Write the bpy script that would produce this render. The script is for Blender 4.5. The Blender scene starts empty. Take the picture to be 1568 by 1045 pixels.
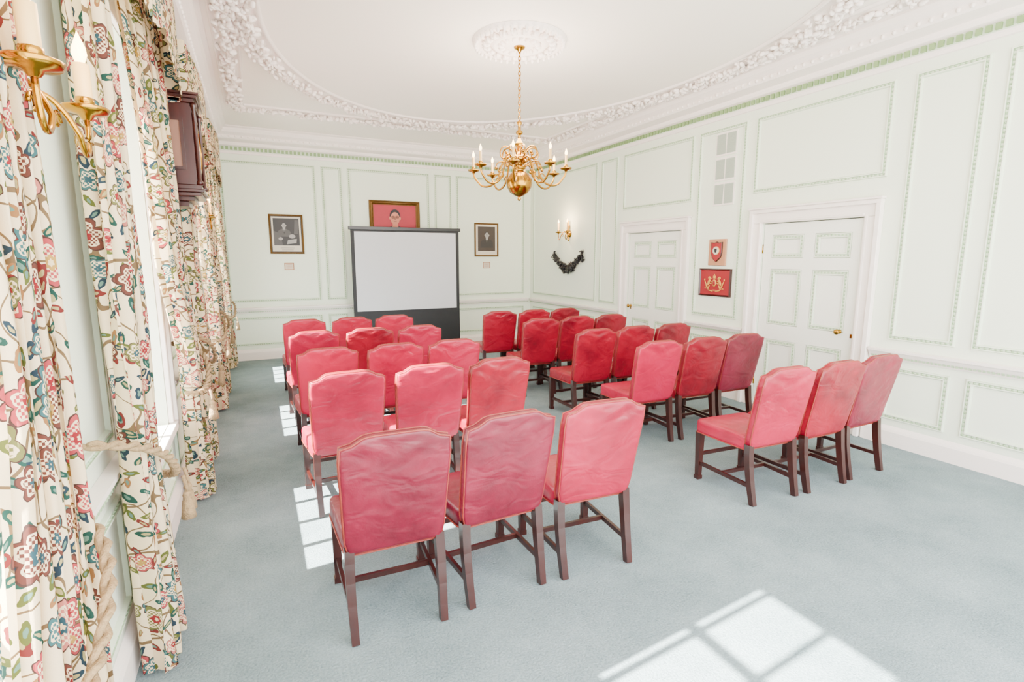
import bpy, math, random
from mathutils import Vector, Matrix
random.seed(7)
S=bpy.context.scene
COL=S.collection
PI=math.pi
# ---------------- room constants ----------------
XL,XR,YB,YR=-0.58,5.15,9.74,-0.6
ZC=3.70
# ---------------- materials ----------------
def srgb(r,g,b):
    f=lambda c:(c/255/12.92) if c/255<=0.04045 else ((c/255+0.055)/1.055)**2.4
    return (f(r),f(g),f(b),1)
def mat(name,c,rough=0.6,metal=0.0,ns=8,na=0.06,bump=0.0,bs=60,emis=None,es=0,sheen=0,coat=0,c2=None,stretch=None):
    m=bpy.data.materials.new(name);m.use_nodes=True
    nt=m.node_tree;N=nt.nodes;L=nt.links
    b=N['Principled BSDF']
    b.inputs['Roughness'].default_value=rough
    b.inputs['Metallic'].default_value=metal
    if sheen: b.inputs['Sheen Weight'].default_value=sheen
    if coat: b.inputs['Coat Weight'].default_value=coat
    tc=N.new('ShaderNodeTexCoord')
    src=tc.outputs['Object']
    if stretch:
        mp=N.new('ShaderNodeMapping');mp.inputs['Scale'].default_value=stretch
        L.new(src,mp.inputs['Vector']);src=mp.outputs['Vector']
    n=N.new('ShaderNodeTexNoise');n.inputs['Scale'].default_value=ns;n.inputs['Detail'].default_value=4
    L.new(src,n.inputs['Vector'])
    mx=N.new('ShaderNodeMix');mx.data_type='RGBA'
    mx.inputs[6].default_value=c
    if c2 is None: c2=tuple([max(0,x*(1-na*2)) for x in c[:3]]+[1])
    mx.inputs[7].default_value=c2
    L.new(n.outputs['Fac'],mx.inputs[0])
    L.new(mx.outputs[2],b.inputs['Base Color'])
    if bump:
        n2=N.new('ShaderNodeTexNoise');n2.inputs['Scale'].default_value=bs;n2.inputs['Detail'].default_value=3
        L.new(src,n2.inputs['Vector'])
        bp=N.new('ShaderNodeBump');bp.inputs['Strength'].default_value=bump;bp.inputs['Distance'].default_value=0.01
        L.new(n2.outputs['Fac'],bp.inputs['Height']);L.new(bp.outputs['Normal'],b.inputs['Normal'])
    if emis:
        b.inputs['Emission Color'].default_value=emis;b.inputs['Emission Strength'].default_value=es
    return m
M_wall=mat('wall_mint',srgb(228,236,216),0.6,na=0.01,ns=2)
M_mould=mat('moulding_green',srgb(160,184,146),0.5,na=0.02)
M_fillet=mat('moulding_pale',srgb(208,222,196),0.5,na=0.02)
M_dent=mat('dentil_green',srgb(124,152,98),0.5,na=0.03)
M_trim=mat('trim_white',srgb(240,230,222),0.45,na=0.01)
M_door=mat('door_paint',srgb(233,234,222),0.4,na=0.01)
M_ceil=mat('ceiling_white',srgb(248,240,230),0.7,na=0.01,ns=2)
M_orn=mat('plaster_ornament',srgb(244,233,226),0.6,na=0.01)
M_brass=mat('brass',srgb(176,128,36),0.2,1.0,na=0.12)
M_gilt=mat('gilt_frame',srgb(112,78,28),0.4,0.6,na=0.2,bump=0.5,bs=90)
M_candle=mat('candle_ivory',srgb(224,186,120),0.5,na=0.02)
M_flame=mat('bulb_glow',srgb(255,226,180),0.4,emis=srgb(255,200,130),es=17)
M_dark=mat('dark_wood',srgb(66,18,14),0.28,na=0.25,ns=30,c2=srgb(28,7,6),stretch=(1,1,.15))
M_leg=mat('mahogany',srgb(62,18,11),0.3,ns=22,c2=srgb(18,6,5),stretch=(1,1,.12),coat=.12)
M_black=mat('black_fabric',srgb(15,17,22),0.6,na=0.1)
M_screen=mat('screen_white',srgb(196,197,201),0.8,na=0.01)
M_blackmetal=mat('black_metal',srgb(16,16,18),0.35,na=0.1)
M_carv=mat('ebonised_carving',srgb(22,19,19),0.35,na=0.3,ns=40)
M_paper=mat('mount_paper',srgb(208,198,180),0.8)
M_g1=mat('photo_grey_dark',srgb(24,22,22),0.5,na=.2,ns=14)
M_g2=mat('photo_grey_mid',srgb(72,68,66),0.5,na=.2,ns=30)
M_g3=mat('photo_grey_light',srgb(150,145,140),0.5,na=.1,ns=30)
M_sep1=mat('photo_sepia_dark',srgb(46,32,24),0.5,na=.2,ns=14)
M_red=mat('painting_red',srgb(172,8,42),0.55,na=.15,ns=6)
M_skin=mat('painted_skin',srgb(198,120,94),0.6,na=.06)
M_suit=mat('painted_suit',srgb(18,15,22),0.6,na=.1)
M_redp=mat('plaque_red',srgb(146,0,18),0.5,na=.05)
M_gold=mat('gold_paint',srgb(214,160,70),0.4,0.2,na=.1)
M_lwood=mat('light_oak',srgb(188,132,92),0.5,na=.12,ns=20)
M_grille=mat('grille_grey',srgb(170,180,164),0.5,na=.03)
M_rope=mat('rope_tan',srgb(172,142,100),0.8,na=.3,ns=70,bump=.8,bs=140)
M_glassy=mat('clock_glass',srgb(140,104,90),0.08,na=.1)

def leather(name,c,c2,c3):
    m=bpy.data.materials.new(name);m.use_nodes=True
    nt=m.node_tree;N=nt.nodes;L=nt.links;b=N['Principled BSDF']
    b.inputs['Specular IOR Level'].default_value=.45
    tc=N.new('ShaderNodeTexCoord')
    oi=N.new('ShaderNodeObjectInfo')
    add=N.new('ShaderNodeVectorMath');add.operation='ADD'
    sc=N.new('ShaderNodeVectorMath');sc.operation='SCALE';sc.inputs['Scale'].default_value=7
    cmb=N.new('ShaderNodeCombineXYZ')
    for k in range(3): L.new(oi.outputs['Random'],cmb.inputs[k])
    L.new(cmb.outputs[0],sc.inputs[0]);L.new(sc.outputs[0],add.inputs[1]);L.new(tc.outputs['Object'],add.inputs[0])
    n=N.new('ShaderNodeTexNoise');n.inputs['Scale'].default_value=3.2;n.inputs['Detail'].default_value=8;n.inputs['Roughness'].default_value=.62
    L.new(add.outputs[0],n.inputs['Vector'])
    cr=N.new('ShaderNodeValToRGB')
    e=cr.color_ramp.elements;e[0].position=.32;e[0].color=c2;e[1].position=.54;e[1].color=c
    q=e.new(.78);q.color=c3
    L.new(n.outputs['Fac'],cr.inputs[0])
    hs=N.new('ShaderNodeHueSaturation');mr=N.new('ShaderNodeMapRange');mr.inputs[3].default_value=.8;mr.inputs[4].default_value=1.15
    L.new(oi.outputs['Random'],mr.inputs[0]);L.new(mr.outputs[0],hs.inputs['Value']);L.new(cr.outputs[0],hs.inputs['Color'])
    L.new(hs.outputs[0],b.inputs['Base Color'])
    rr=N.new('ShaderNodeMapRange');rr.inputs[3].default_value=.26;rr.inputs[4].default_value=.5
    n3=N.new('ShaderNodeTexNoise');n3.inputs['Scale'].default_value=14;n3.inputs['Detail'].default_value=4
    L.new(add.outputs[0],n3.inputs['Vector']);L.new(n3.outputs['Fac'],rr.inputs[0]);L.new(rr.outputs[0],b.inputs['Roughness'])
    mp=N.new('ShaderNodeMapping');mp.inputs['Scale'].default_value=(1,1,1.6);mp.inputs['Rotation'].default_value=(0,.25,0)
    L.new(add.outputs[0],mp.inputs[0])
    w=N.new('ShaderNodeTexNoise');w.inputs['Scale'].default_value=5;w.inputs['Detail'].default_value=2;w.inputs['Distortion'].default_value=1.2
    L.new(mp.outputs[0],w.inputs['Vector'])
    bp=N.new('ShaderNodeBump');bp.inputs['Strength'].default_value=.55;bp.inputs['Distance'].default_value=.02
    L.new(w.outputs['Fac'],bp.inputs['Height'])
    g=N.new('ShaderNodeTexNoise');g.inputs['Scale'].default_value=120
    L.new(tc.outputs['Object'],g.inputs['Vector'])
    bp2=N.new('ShaderNodeBump');bp2.inputs['Strength'].default_value=.12;bp2.inputs['Distance'].default_value=.004
    L.new(g.outputs['Fac'],bp2.inputs['Height']);L.new(bp.outputs[0],bp2.inputs['Normal'])
    L.new(bp2.outputs[0],b.inputs['Normal'])
    return m
LEA=[leather('leather_red',srgb(162,0,50),srgb(134,0,38),srgb(168,14,60)),
     leather('leather_crimson',srgb(140,0,32),srgb(102,0,22),srgb(154,4,42)),
     leather('leather_burgundy',srgb(118,6,40),srgb(88,2,26),srgb(142,34,62))]
M_pipe=mat('leather_piping',srgb(116,8,20),0.5,na=.2,ns=30,c2=srgb(142,58,36))

def carpet():
    m=bpy.data.materials.new('carpet_sage');m.use_nodes=True
    nt=m.node_tree;N=nt.nodes;L=nt.links;b=N['Principled BSDF'];b.inputs['Roughness'].default_value=.95
    b.inputs['Specular IOR Level'].default_value=.1
    tc=N.new('ShaderNodeTexCoord')
    n=N.new('ShaderNodeTexNoise');n.inputs['Scale'].default_value=1.3;n.inputs['Detail'].default_value=8;n.inputs['Roughness'].default_value=.72
    f=N.new('ShaderNodeTexNoise');f.inputs['Scale'].default_value=95;f.inputs['Detail'].default_value=4;f.inputs['Roughness'].default_value=.7
    L.new(tc.outputs['Object'],n.inputs['Vector']);L.new(tc.outputs['Object'],f.inputs['Vector'])
    a=N.new('ShaderNodeMath');a.operation='MULTIPLY_ADD';a.inputs[1].default_value=1.0
    L.new(f.outputs['Fac'],a.inputs[0]);L.new(n.outputs['Fac'],a.inputs[2])
    cr=N.new('ShaderNodeValToRGB')
    cr.color_ramp.elements[0].position=.0;cr.color_ramp.elements[0].color=srgb(90,108,112)
    cr.color_ramp.elements[1].position=1.0;cr.color_ramp.elements[1].color=srgb(148,164,167)
    mr=N.new('ShaderNodeMapRange');mr.inputs[1].default_value=.68;mr.inputs[2].default_value=1.32;L.new(a.outputs[0],mr.inputs[0])
    L.new(mr.outputs[0],cr.inputs[0]);L.new(cr.outputs[0],b.inputs['Base Color'])
    bp=N.new('ShaderNodeBump');bp.inputs['Strength'].default_value=.8;bp.inputs['Distance'].default_value=.014
    L.new(f.outputs['Fac'],bp.inputs['Height']);L.new(bp.outputs[0],b.inputs['Normal'])
    return m
M_carpet=carpet()

def floral():
    m=bpy.data.materials.new('floral_linen');m.use_nodes=True
    nt=m.node_tree;N=nt.nodes;L=nt.links;b=N['Principled BSDF'];b.inputs['Roughness'].default_value=.85
    b.inputs['Specular IOR Level'].default_value=.15
    uv=N.new('ShaderNodeUVMap')
    def math_(op,a,bb=None,c=None):
        x=N.new('ShaderNodeMath');x.operation=op
        for i,v in enumerate((a,bb,c)):
            if v is None: continue
            if isinstance(v,(int,float)): x.inputs[i].default_value=v
            else: L.new(v,x.inputs[i])
        return x.outputs[0]
    def vm(op,a,bb=None,scale=None):
        x=N.new('ShaderNodeVectorMath');x.operation=op;L.new(a,x.inputs[0])
        if bb is not None:
            if isinstance(bb,tuple): x.inputs[1].default_value=bb
            else: L.new(bb,x.inputs[1])
        if scale is not None: x.inputs['Scale'].default_value=scale
        return x
    def mix(f,a,bb):
        x=N.new('ShaderNodeMix');x.data_type='RGBA'
        L.new(f,x.inputs[0])
        for i,v in ((6,a),(7,bb)):
            if isinstance(v,tuple): x.inputs[i].default_value=v
            else: L.new(v,x.inputs[i])
        return x.outputs[2]
    def ramp(v,els):
        r=N.new('ShaderNodeValToRGB');r.color_ramp.interpolation='CONSTANT'
        e=r.color_ramp.elements
        e[0].position=els[0][0];e[0].color=els[0][1];e[1].position=els[1][0];e[1].color=els[1][1]
        for p,c in els[2:]:
            q=e.new(p);q.color=c
        L.new(v,r.inputs[0]);return r.outputs[0]
    dn=N.new('ShaderNodeTexNoise');dn.inputs['Scale'].default_value=45;dn.inputs['Detail'].default_value=1
    L.new(uv.outputs[0],dn.inputs['Vector'])
    V=vm('ADD',uv.outputs[0],vm('SCALE',dn.outputs['Color'],scale=.012).outputs[0]).outputs[0]
    def cells(scale,offset,rnd):
        v=N.new('ShaderNodeTexVoronoi');v.voronoi_dimensions='2D';v.inputs['Scale'].default_value=scale;v.inputs['Randomness'].default_value=rnd
        vv=vm('ADD',V,(offset,offset*.7,0)).outputs[0]
        L.new(vv,v.inputs['Vector'])
        d=vm('SUBTRACT',vv,v.outputs['Position']).outputs[0]
        sc=N.new('ShaderNodeSeparateColor');L.new(v.outputs['Color'],sc.inputs[0])
        return d,sc.outputs
    base=srgb(218,198,160)
    col=base
    for sc_,w in((3.6,.008),(6.5,.009)):
        vn=N.new('ShaderNodeTexNoise');vn.inputs['Scale'].default_value=sc_;vn.inputs['Detail'].default_value=.5
        L.new(uv.outputs[0],vn.inputs['Vector'])
        k=math_('LESS_THAN',math_('ABSOLUTE',math_('SUBTRACT',vn.outputs['Fac'],.5)),w)
        col=mix(k,col,srgb(100,80,54))
    for off,scl,A,rad in((0.0,12.5,2.3,.031),(3.7,17,2.6,.023)):
        d,c=cells(scl,off,.9)
        ro=N.new('ShaderNodeVectorRotate');ro.rotation_type='Z_AXIS';L.new(d,ro.inputs['Vector'])
        L.new(math_('MULTIPLY',c[0],6.28),ro.inputs['Angle'])
        d2=vm('MULTIPLY',ro.outputs[0],(1,A,0)).outputs[0]
        r=vm('LENGTH',d2).outputs['Value']
        on=math_('GREATER_THAN',c[2],.40)
        k=math_('MULTIPLY',math_('LESS_THAN',r,rad),on)
        col=mix(k,col,ramp(c[1],[(0,srgb(30,62,54)),(.3,srgb(78,84,38)),(.52,srgb(34,48,58)),(.7,srgb(132,92,54)),(.86,srgb(100,38,36))]))
        k2=math_('MULTIPLY',math_('LESS_THAN',r,rad*.45),on)
        col=mix(k2,col,ramp(c[0],[(0,srgb(84,114,100)),(.5,srgb(152,140,92))]))
    for off,scl,rad in((1.3,5.2,.062),(6.1,6.8,.040)):
        d,c=cells(scl,off,.75)
        sx=N.new('ShaderNodeSeparateXYZ');L.new(d,sx.inputs[0])
        ang=math_('ARCTAN2',sx.outputs[1],sx.outputs[0])
        pet=math_('ABSOLUTE',math_('COSINE',math_('ADD',math_('MULTIPLY',ang,3.0),math_('MULTIPLY',c[0],6))))
        rr=math_('DIVIDE',vm('LENGTH',d).outputs['Value'],math_('MULTIPLY_ADD',pet,.32,.72))
        on=math_('GREATER_THAN',c[2],.25)
        def ringm(t): return math_('MULTIPLY',math_('LESS_THAN',rr,rad*t),on)
        fc=ramp(c[0],[(0,srgb(52,90,92)),(.22,srgb(154,58,62)),(.42,srgb(88,50,42)),(.6,srgb(176,104,92)),(.8,srgb(98,98,54))])
        col=mix(ringm(1.0),col,srgb(62,42,38));col=mix(ringm(.93),col,fc)
        col=mix(ringm(.74),col,base)
        ck=N.new('ShaderNodeTexChecker');ck.inputs['Scale'].default_value=140;L.new(uv.outputs[0],ck.inputs[0])
        ck.inputs['Color1'].default_value=srgb(218,194,156);L.new(fc,ck.inputs['Color2'])
        col=mix(ringm(.66),col,ck.outputs[0])
        col=mix(ringm(.34),col,ramp(c[1],[(0,srgb(122,34,38)),(.4,srgb(42,70,78)),(.7,srgb(160,126,60))]))
        col=mix(ringm(.16),col,srgb(214,190,146))
    L.new(col,b.inputs['Base Color'])
    wv=N.new('ShaderNodeTexNoise');wv.inputs['Scale'].default_value=300;L.new(uv.outputs[0],wv.inputs['Vector'])
    bp=N.new('ShaderNodeBump');bp.inputs['Strength'].default_value=.15;bp.inputs['Distance'].default_value=.003
    L.new(wv.outputs['Fac'],bp.inputs['Height']);L.new(bp.outputs[0],b.inputs['Normal'])
    tr=N.new('ShaderNodeBsdfTranslucent');L.new(col,tr.inputs[0])
    ms=N.new('ShaderNodeMixShader');ms.inputs[0].default_value=.2
    L.new(b.outputs[0],ms.inputs[1]);L.new(tr.outputs[0],ms.inputs[2]);L.new(ms.outputs[0],N['Material Output'].inputs[0])
    return m
M_floral=floral()

# ---------------- mesh builder ----------------
class MB:
    def __init__(s): s.v=[];s.f=[];s.m=[];s.sm=[];s.mats=[];s.uv=None
    def mi(s,m):
        if m not in s.mats: s.mats.append(m)
        return s.mats.index(m)
    def add(s,vs,fs,m,smooth=False,T=None):
        o=len(s.v);k=s.mi(m)
        if T is not None: vs=[tuple(T@Vector(p)) for p in vs]
        s.v+=[tuple(p) for p in vs]
        for f in fs: s.f.append(tuple(i+o for i in f));s.m.append(k);s.sm.append(smooth)
    def box(s,x0,x1,y0,y1,z0,z1,m,T=None):
        vs=[(x,y,z) for x in(x0,x1) for y in(y0,y1) for z in(z0,z1)]
        s.add(vs,[(0,1,3,2),(4,6,7,5),(0,4,5,1),(2,3,7,6),(0,2,6,4),(1,5,7,3)],m,False,T)
    def bbox(s,x0,x1,y0,y1,z0,z1,m,b=.004,T=None):
        vs=[];fs=[]
        X=(x0,x1);Y=(y0,y1);Z=(z0,z1)
        idx={}
        for i in(0,1):
            for j in(0,1):
                for k in(0,1):
                    dx=b if i==0 else -b;dy=b if j==0 else -b;dz=b if k==0 else -b
                    idx[(i,j,k,'x')]=len(vs);vs.append((X[i],Y[j]+dy,Z[k]+dz))
                    idx[(i,j,k,'y')]=len(vs);vs.append((X[i]+dx,Y[j],Z[k]+dz))
                    idx[(i,j,k,'z')]=len(vs);vs.append((X[i]+dx,Y[j]+dy,Z[k]))
                    fs.append((len(vs)-3,len(vs)-2,len(vs)-1))
        for i in(0,1):
            fs.append(tuple(idx[(i,j,k,'x')] for j,k in((0,0),(0,1),(1,1),(1,0))))
            fs.append(tuple(idx[(j,i,k,'y')] for j,k in((0,0),(0,1),(1,1),(1,0))))
            fs.append(tuple(idx[(j,k,i,'z')] for j,k in((0,0),(0,1),(1,1),(1,0))))
        for a in(0,1):
            for c in(0,1):
                fs.append((idx[(a,c,0,'x')],idx[(a,c,1,'x')],idx[(a,c,1,'y')],idx[(a,c,0,'y')]))
                fs.append((idx[(a,0,c,'x')],idx[(a,1,c,'x')],idx[(a,1,c,'z')],idx[(a,0,c,'z')]))
                fs.append((idx[(0,a,c,'y')],idx[(1,a,c,'y')],idx[(1,a,c,'z')],idx[(0,a,c,'z')]))
        s.add(vs,fs,m,False,T)
    def loops(s,Ls,m,smooth=True,close=True,cap0=False,cap1=False,T=None):
        n=len(Ls[0]);vs=[p for l in Ls for p in l];fs=[]
        for a in range(len(Ls)-1):
            for i in range(n if close else n-1):
                j=(i+1)%n
                fs.append((a*n+i,a*n+j,(a+1)*n+j,(a+1)*n+i))
        if cap0: fs.append(tuple(range(n))[::-1])
        if cap1: fs.append(tuple(range((len(Ls)-1)*n,len(Ls)*n)))
        s.add(vs,fs,m,smooth,T)
    def lathe(s,prof,o,m,n=20,T=None,smooth=True):
        Ls=[[(o[0]+r*math.cos(2*PI*i/n),o[1]+r*math.sin(2*PI*i/n),o[2]+z) for i in range(n)] for r,z in prof]
        s.loops(Ls,m,smooth,T=T)
    def tube(s,pts,r,m,n=8,cap=True,square=False,T=None,up=None,closed=False):
        P=[Vector(p) for p in pts];Ls=[]
        N_=len(P)
        for i,p in enumerate(P):
            if closed: t=P[(i+1)%N_]-P[i-1]
            else: t=(P[min(i+1,N_-1)]-P[max(i-1,0)])
            t.normalize()
            u=Vector(up) if up else Vector((0,0,1))
            if abs(t.dot(u))>.97 : u=Vector((0,1,0)) if abs(t.y)<.9 else Vector((1,0,0))
            a=t.cross(u).normalized();b=a.cross(t).normalized()
            rr=r[i] if isinstance(r,(list,tuple)) else r
            if isinstance(rr,(list,tuple)): ra,rb=rr
            else: ra=rb=rr
            if square: Ls.append([tuple(p+a*ra*x+b*rb*y) for x,y in((-1,-1),(1,-1),(1,1),(-1,1))])
            else: Ls.append([tuple(p+a*ra*math.cos(2*PI*k/n)+b*rb*math.sin(2*PI*k/n)) for k in range(n)])
        if closed: Ls.append(Ls[0]);cap=False
        s.loops(Ls,m,not square,cap0=cap,cap1=cap,T=T)
    def blob(s,c,r,m,R=None,n=8,k=5,T=None):
        vs=[(0,0,-1)];fs=[]
        for a in range(1,k):
            ph=-PI/2+PI*a/k
            for i in range(n): vs.append((math.cos(ph)*math.cos(2*PI*i/n),math.cos(ph)*math.sin(2*PI*i/n),math.sin(ph)))
        vs.append((0,0,1))
        for i in range(n):
            j=(i+1)%n
            fs.append((0,1+j,1+i))
            for a in range(k-2): fs.append((1+a*n+i,1+a*n+j,1+(a+1)*n+j,1+(a+1)*n+i))
            fs.append((1+(k-2)*n+i,1+(k-2)*n+j,len(vs)-1))
        if isinstance(r,(int,float)): r=(r,r,r)
        out=[]
        for p in vs:
            q=Vector((p[0]*r[0],p[1]*r[1],p[2]*r[2]))
            if R is not None: q=R@q
            out.append(tuple(q+Vector(c)))
        s.add(out,fs,m,True,T)
    def poly(s,pts,m,T=None): s.add(pts,[tuple(range(len(pts)))],m,False,T)
    def build(s,name,parent=None,loc=None):
        me=bpy.data.meshes.new(name);me.from_pydata(s.v,[],s.f)
        for m in s.mats: me.materials.append(m)
        me.polygons.foreach_set('material_index',s.m);me.polygons.foreach_set('use_smooth',s.sm)
        if s.uv is not None:
            ul=me.uv_layers.new(name='UVMap')
            for l in me.loops: ul.data[l.index].uv=s.uv[l.vertex_index]
        me.validate();me.update()
        ob=bpy.data.objects.new(name,me);COL.objects.link(ob)
        if parent: ob.parent=parent
        if loc: ob.location=loc
        return ob
def empty(name,loc=(0,0,0)):
    e=bpy.data.objects.new(name,None);e.location=loc;e.empty_display_size=.2;COL.objects.link(e);return e

# ---------------- shell ----------------
WT=.4
b=MB();b.box(XL-WT,XR+WT,YR,YB+.3,-.1,0,M_carpet);b.build('floor')
b=MB();b.box(XL-WT,XR+WT,YR,YB+.3,ZC,ZC+.15,M_ceil);b.build('ceiling')
b=MB();b.box(XL-WT,XR+WT,YB,YB+.3,0,ZC,M_wall);b.build('wall_back')
DOORS=[(3.07,4.17,2.08),(5.42,6.54,2.07)]
b=MB();y=YR
for y0,y1,h in DOORS:
    b.box(XR,XR+WT,y,y0,0,ZC,M_wall);b.box(XR,XR+WT,y0,y1,h,ZC,M_wall)
    b.box(XR+.2,XR+WT,y0,y1,0,h,M_wall);y=y1
b.box(XR,XR+WT,y,YB,0,ZC,M_wall);b.build('wall_right')
WIN=[(.40,1.66),(2.75,4.0),(5.2,6.45),(7.65,8.9)]
SILL,HEAD=.62,2.90
b=MB();y=YR
for y0,y1 in WIN:
    b.box(XL-WT,XL,y,y0,0,ZC,M_wall);b.box(XL-WT,XL,y0,y1,HEAD,ZC,M_wall);b.box(XL-WT,XL,y0,y1,0,SILL,M_wall);y=y1
b.box(XL-WT,XL,y,YB,0,ZC,M_wall);b.build('wall_left')
for i,(y0,y1) in enumerate(WIN):
    w=MB();xg=XL-.27;e_=.002
    w.box(xg-.04,xg+.04,y0+e_,y0+.05,SILL+e_,HEAD-e_,M_trim);w.box(xg-.04,xg+.04,y1-.05,y1-e_,SILL+e_,HEAD-e_,M_trim)
    w.box(xg-.04,xg+.04,y0+.05,y1-.05,SILL+e_,SILL+.07,M_trim);w.box(xg-.04,xg+.04,y0+.05,y1-.05,HEAD-.06,HEAD-e_,M_trim)
    zm=(SILL+HEAD)/2;w.box(xg-.03,xg+.03,y0+.05,y1-.05,zm-.03,zm+.03,M_trim)
    for k in(1,2,3):
        yy=y0+(y1-y0)*k/4;w.box(xg-.02,xg+.02,yy-.018,yy+.018,SILL+.07,zm-.03,M_trim);w.box(xg-.02,xg+.02,yy-.018,yy+.018,zm+.03,HEAD-.06,M_trim)
    for za,zb in((SILL+.07,zm-.03),(zm+.03,HEAD-.06)):
        zz=(za+zb)/2;w.box(xg-.018,xg+.018,y0+.05,y1-.05,zz-.018,zz+.018,M_trim)
    w.bbox(XL+.001,XL+.05,y0-.1,y1+.1,SILL-.05,SILL-.002,M_trim)
    for ya,yb,si in((y0-.09,y0-.003,-1),(y1+.003,y1+.09,1)):
        w.bbox(XL+.001,XL+.03,ya,yb,SILL,HEAD+.1,M_trim)
        if si<0: w.bbox(XL+.0015,XL+.05,ya-.004,ya+.03,SILL+.001,HEAD+.104,M_trim)
        else: w.bbox(XL+.0015,XL+.05,yb-.03,yb+.004,SILL+.001,HEAD+.104,M_trim)
    w.bbox(XL+.001,XL+.03,y0-.002,y1+.002,HEAD+.003,HEAD+.095,M_trim)
    w.build('window_%d'%(i+1))

def mp_back(u,z,d): return (u,YB-d,z)
def mp_right(u,z,d): return (XR-d,u,z)
def mp_left(u,z,d): return (XL+d,u,z)
PROF=[(0,0),(.006,.016),(.014,.016),(.018,.009),(.032,.009),(.036,.018),(.044,.018),(.052,0)]
PM=[M_fillet,M_wall,M_mould,M_fillet,M_mould,M_wall,M_fillet]
def panel(b,mp,u0,u1,z0,z1,beads=True):
    for q,((k0,d0),(k1,d1)) in enumerate(zip(PROF[:-1],PROF[1:])):
        a=[mp(u0+k0,z0+k0,d0),mp(u1-k0,z0+k0,d0),mp(u1-k0,z1-k0,d0),mp(u0+k0,z1-k0,d0)]
        c=[mp(u0+k1,z0+k1,d1),mp(u1-k1,z0+k1,d1),mp(u1-k1,z1-k1,d1),mp(u0+k1,z1-k1,d1)]
        for i in range(4):
            j=(i+1)%4;b.add([a[i],a[j],c[j],c[i]],[(0,1,2,3)],PM[q])
    if beads:
        st=.034;k=.025;h=.009
        def bead(u,z):
            p=[mp(u-h,z-h,.009),mp(u+h,z-h,.009),mp(u+h,z+h,.009),mp(u-h,z+h,.009),mp(u,z,.02)]
            b.add(p,[(0,1,4),(1,2,4),(2,3,4),(3,0,4)],M_mould)
        n=int((u1-u0-2*k)/st)
        for i in range(n+1):
            u=u0+k+(u1-u0-2*k)*i/max(1,n);bead(u,z0+k);bead(u,z1-k)
        n=int((z1-z0-2*k)/st)
        for i in range(1,n):
            z=z0+k+(z1-z0-2*k)*i/n;bead(u0+k,z);bead(u1-k,z)
ZP0,ZP1=.97,3.24
b=MB()
for u0,u1 in((-.4,1.03),(1.12,1.46),(1.55,3.02),(3.11,3.45),(3.54,5.0)):
    panel(b,mp_back,u0,u1,ZP0,ZP1);panel(b,mp_back,u0,u1,.24,.73)
b.build('trim_panels_back')
b=MB()
for u0,u1 in((-.4,2.14),(2.25,2.76),(6.84,7.28),(7.38,9.6)):
    panel(b,mp_right,u0,u1,ZP0,ZP1);panel(b,mp_right,u0,u1,.24,.73)
panel(b,mp_right,4.46,5.18,ZP0,ZP1);panel(b,mp_right,4.46,5.18,.24,.73)
panel(b,mp_right,2.92,4.34,2.42,ZP1);panel(b,mp_right,5.27,6.7,2.42,ZP1)
b.build('trim_panels_right')
b=MB()
for u0,u1 in((1.80,2.58),(4.17,5.03),(6.62,7.48),(9.06,9.6)):
    panel(b,mp_left,u0,u1,ZP0,ZP1);panel(b,mp_left,u0,u1,.24,.73)
for y0,y1 in WIN: panel(b,mp_left,y0+.05,y1-.05,.22,.5,False)
b.build('trim_panels_left')
def strip(name,mp,segs,prof,m,dent=None):
    b=MB()
    for u0,u1 in segs:
        Ls=[[mp(u,z,d) for d,z in prof] for u in(u0,u1)]
        b.loops(Ls,m,False,close=True,cap0=True,cap1=True)
        if dent:
            z0,z1,d0,d1,st,w,md=dent
            n=int((u1-u0)/st)
            for i in range(n):
                u=u0+st*(i+.5)
                p=[mp(u+a*w/2,z,d) for a in(-1,1) for z in(z0,z1) for d in(d0,d1)]
                b.add(p,[(0,1,3,2),(4,6,7,5),(0,4,5,1),(2,3,7,6),(1,5,7,3)],md)
    return b.build(name)
BASE=[(.001,0.001),(.03,0.001),(.03,.13),(.022,.15),(.012,.165),(.001,.18)]
DADO=[(.001,.79),(.014,.79),(.018,.81),(.03,.825),(.045,.85),(.055,.86),(.055,.88),(.001,.885)]
segR=[(YR,2.90),(4.34,5.25),(6.71,YB-.06)]
segL=[(YR,.28),(1.76,2.65),(4.1,5.1),(6.55,7.55),(9.0,YB-.06)]
strip('baseboard_back',mp_back,[(XL+.03,XR-.03)],BASE,M_trim)
strip('baseboard_right',mp_right,segR,BASE,M_trim)
strip('baseboard_left',mp_left,[(YR,YB-.04)],BASE,M_trim)
dd=(.805,.823,.016,.03,.03,.016,M_mould)
strip('trim_dado_back',mp_back,[(XL+.06,XR-.06)],DADO,M_trim,dd)
strip('trim_dado_right',mp_right,segR,DADO,M_trim,dd)
strip('trim_dado_left',mp_left,segL,DADO,M_trim,dd)
CP=[(.001,3.33),(.016,3.335),(.02,3.36),(.03,3.37),(.03,3.44),(.06,3.455),(.075,3.48),(.075,3.50),(.12,3.51),(.2,3.525),(.215,3.54),(.215,3.575),(.23,3.585),(.27,3.61),(.29,3.65),(.29,3.67),(.33,3.685),(.33,3.699),(.001,3.699)]
b=MB();Ls=[]
for d,z in CP: Ls.append([(XL+d,YR,z),(XL+d,YB-d,z),(XR-d,YB-d,z),(XR-d,YR,z)])
b.loops(Ls,M_orn,False,close=False)
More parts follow.
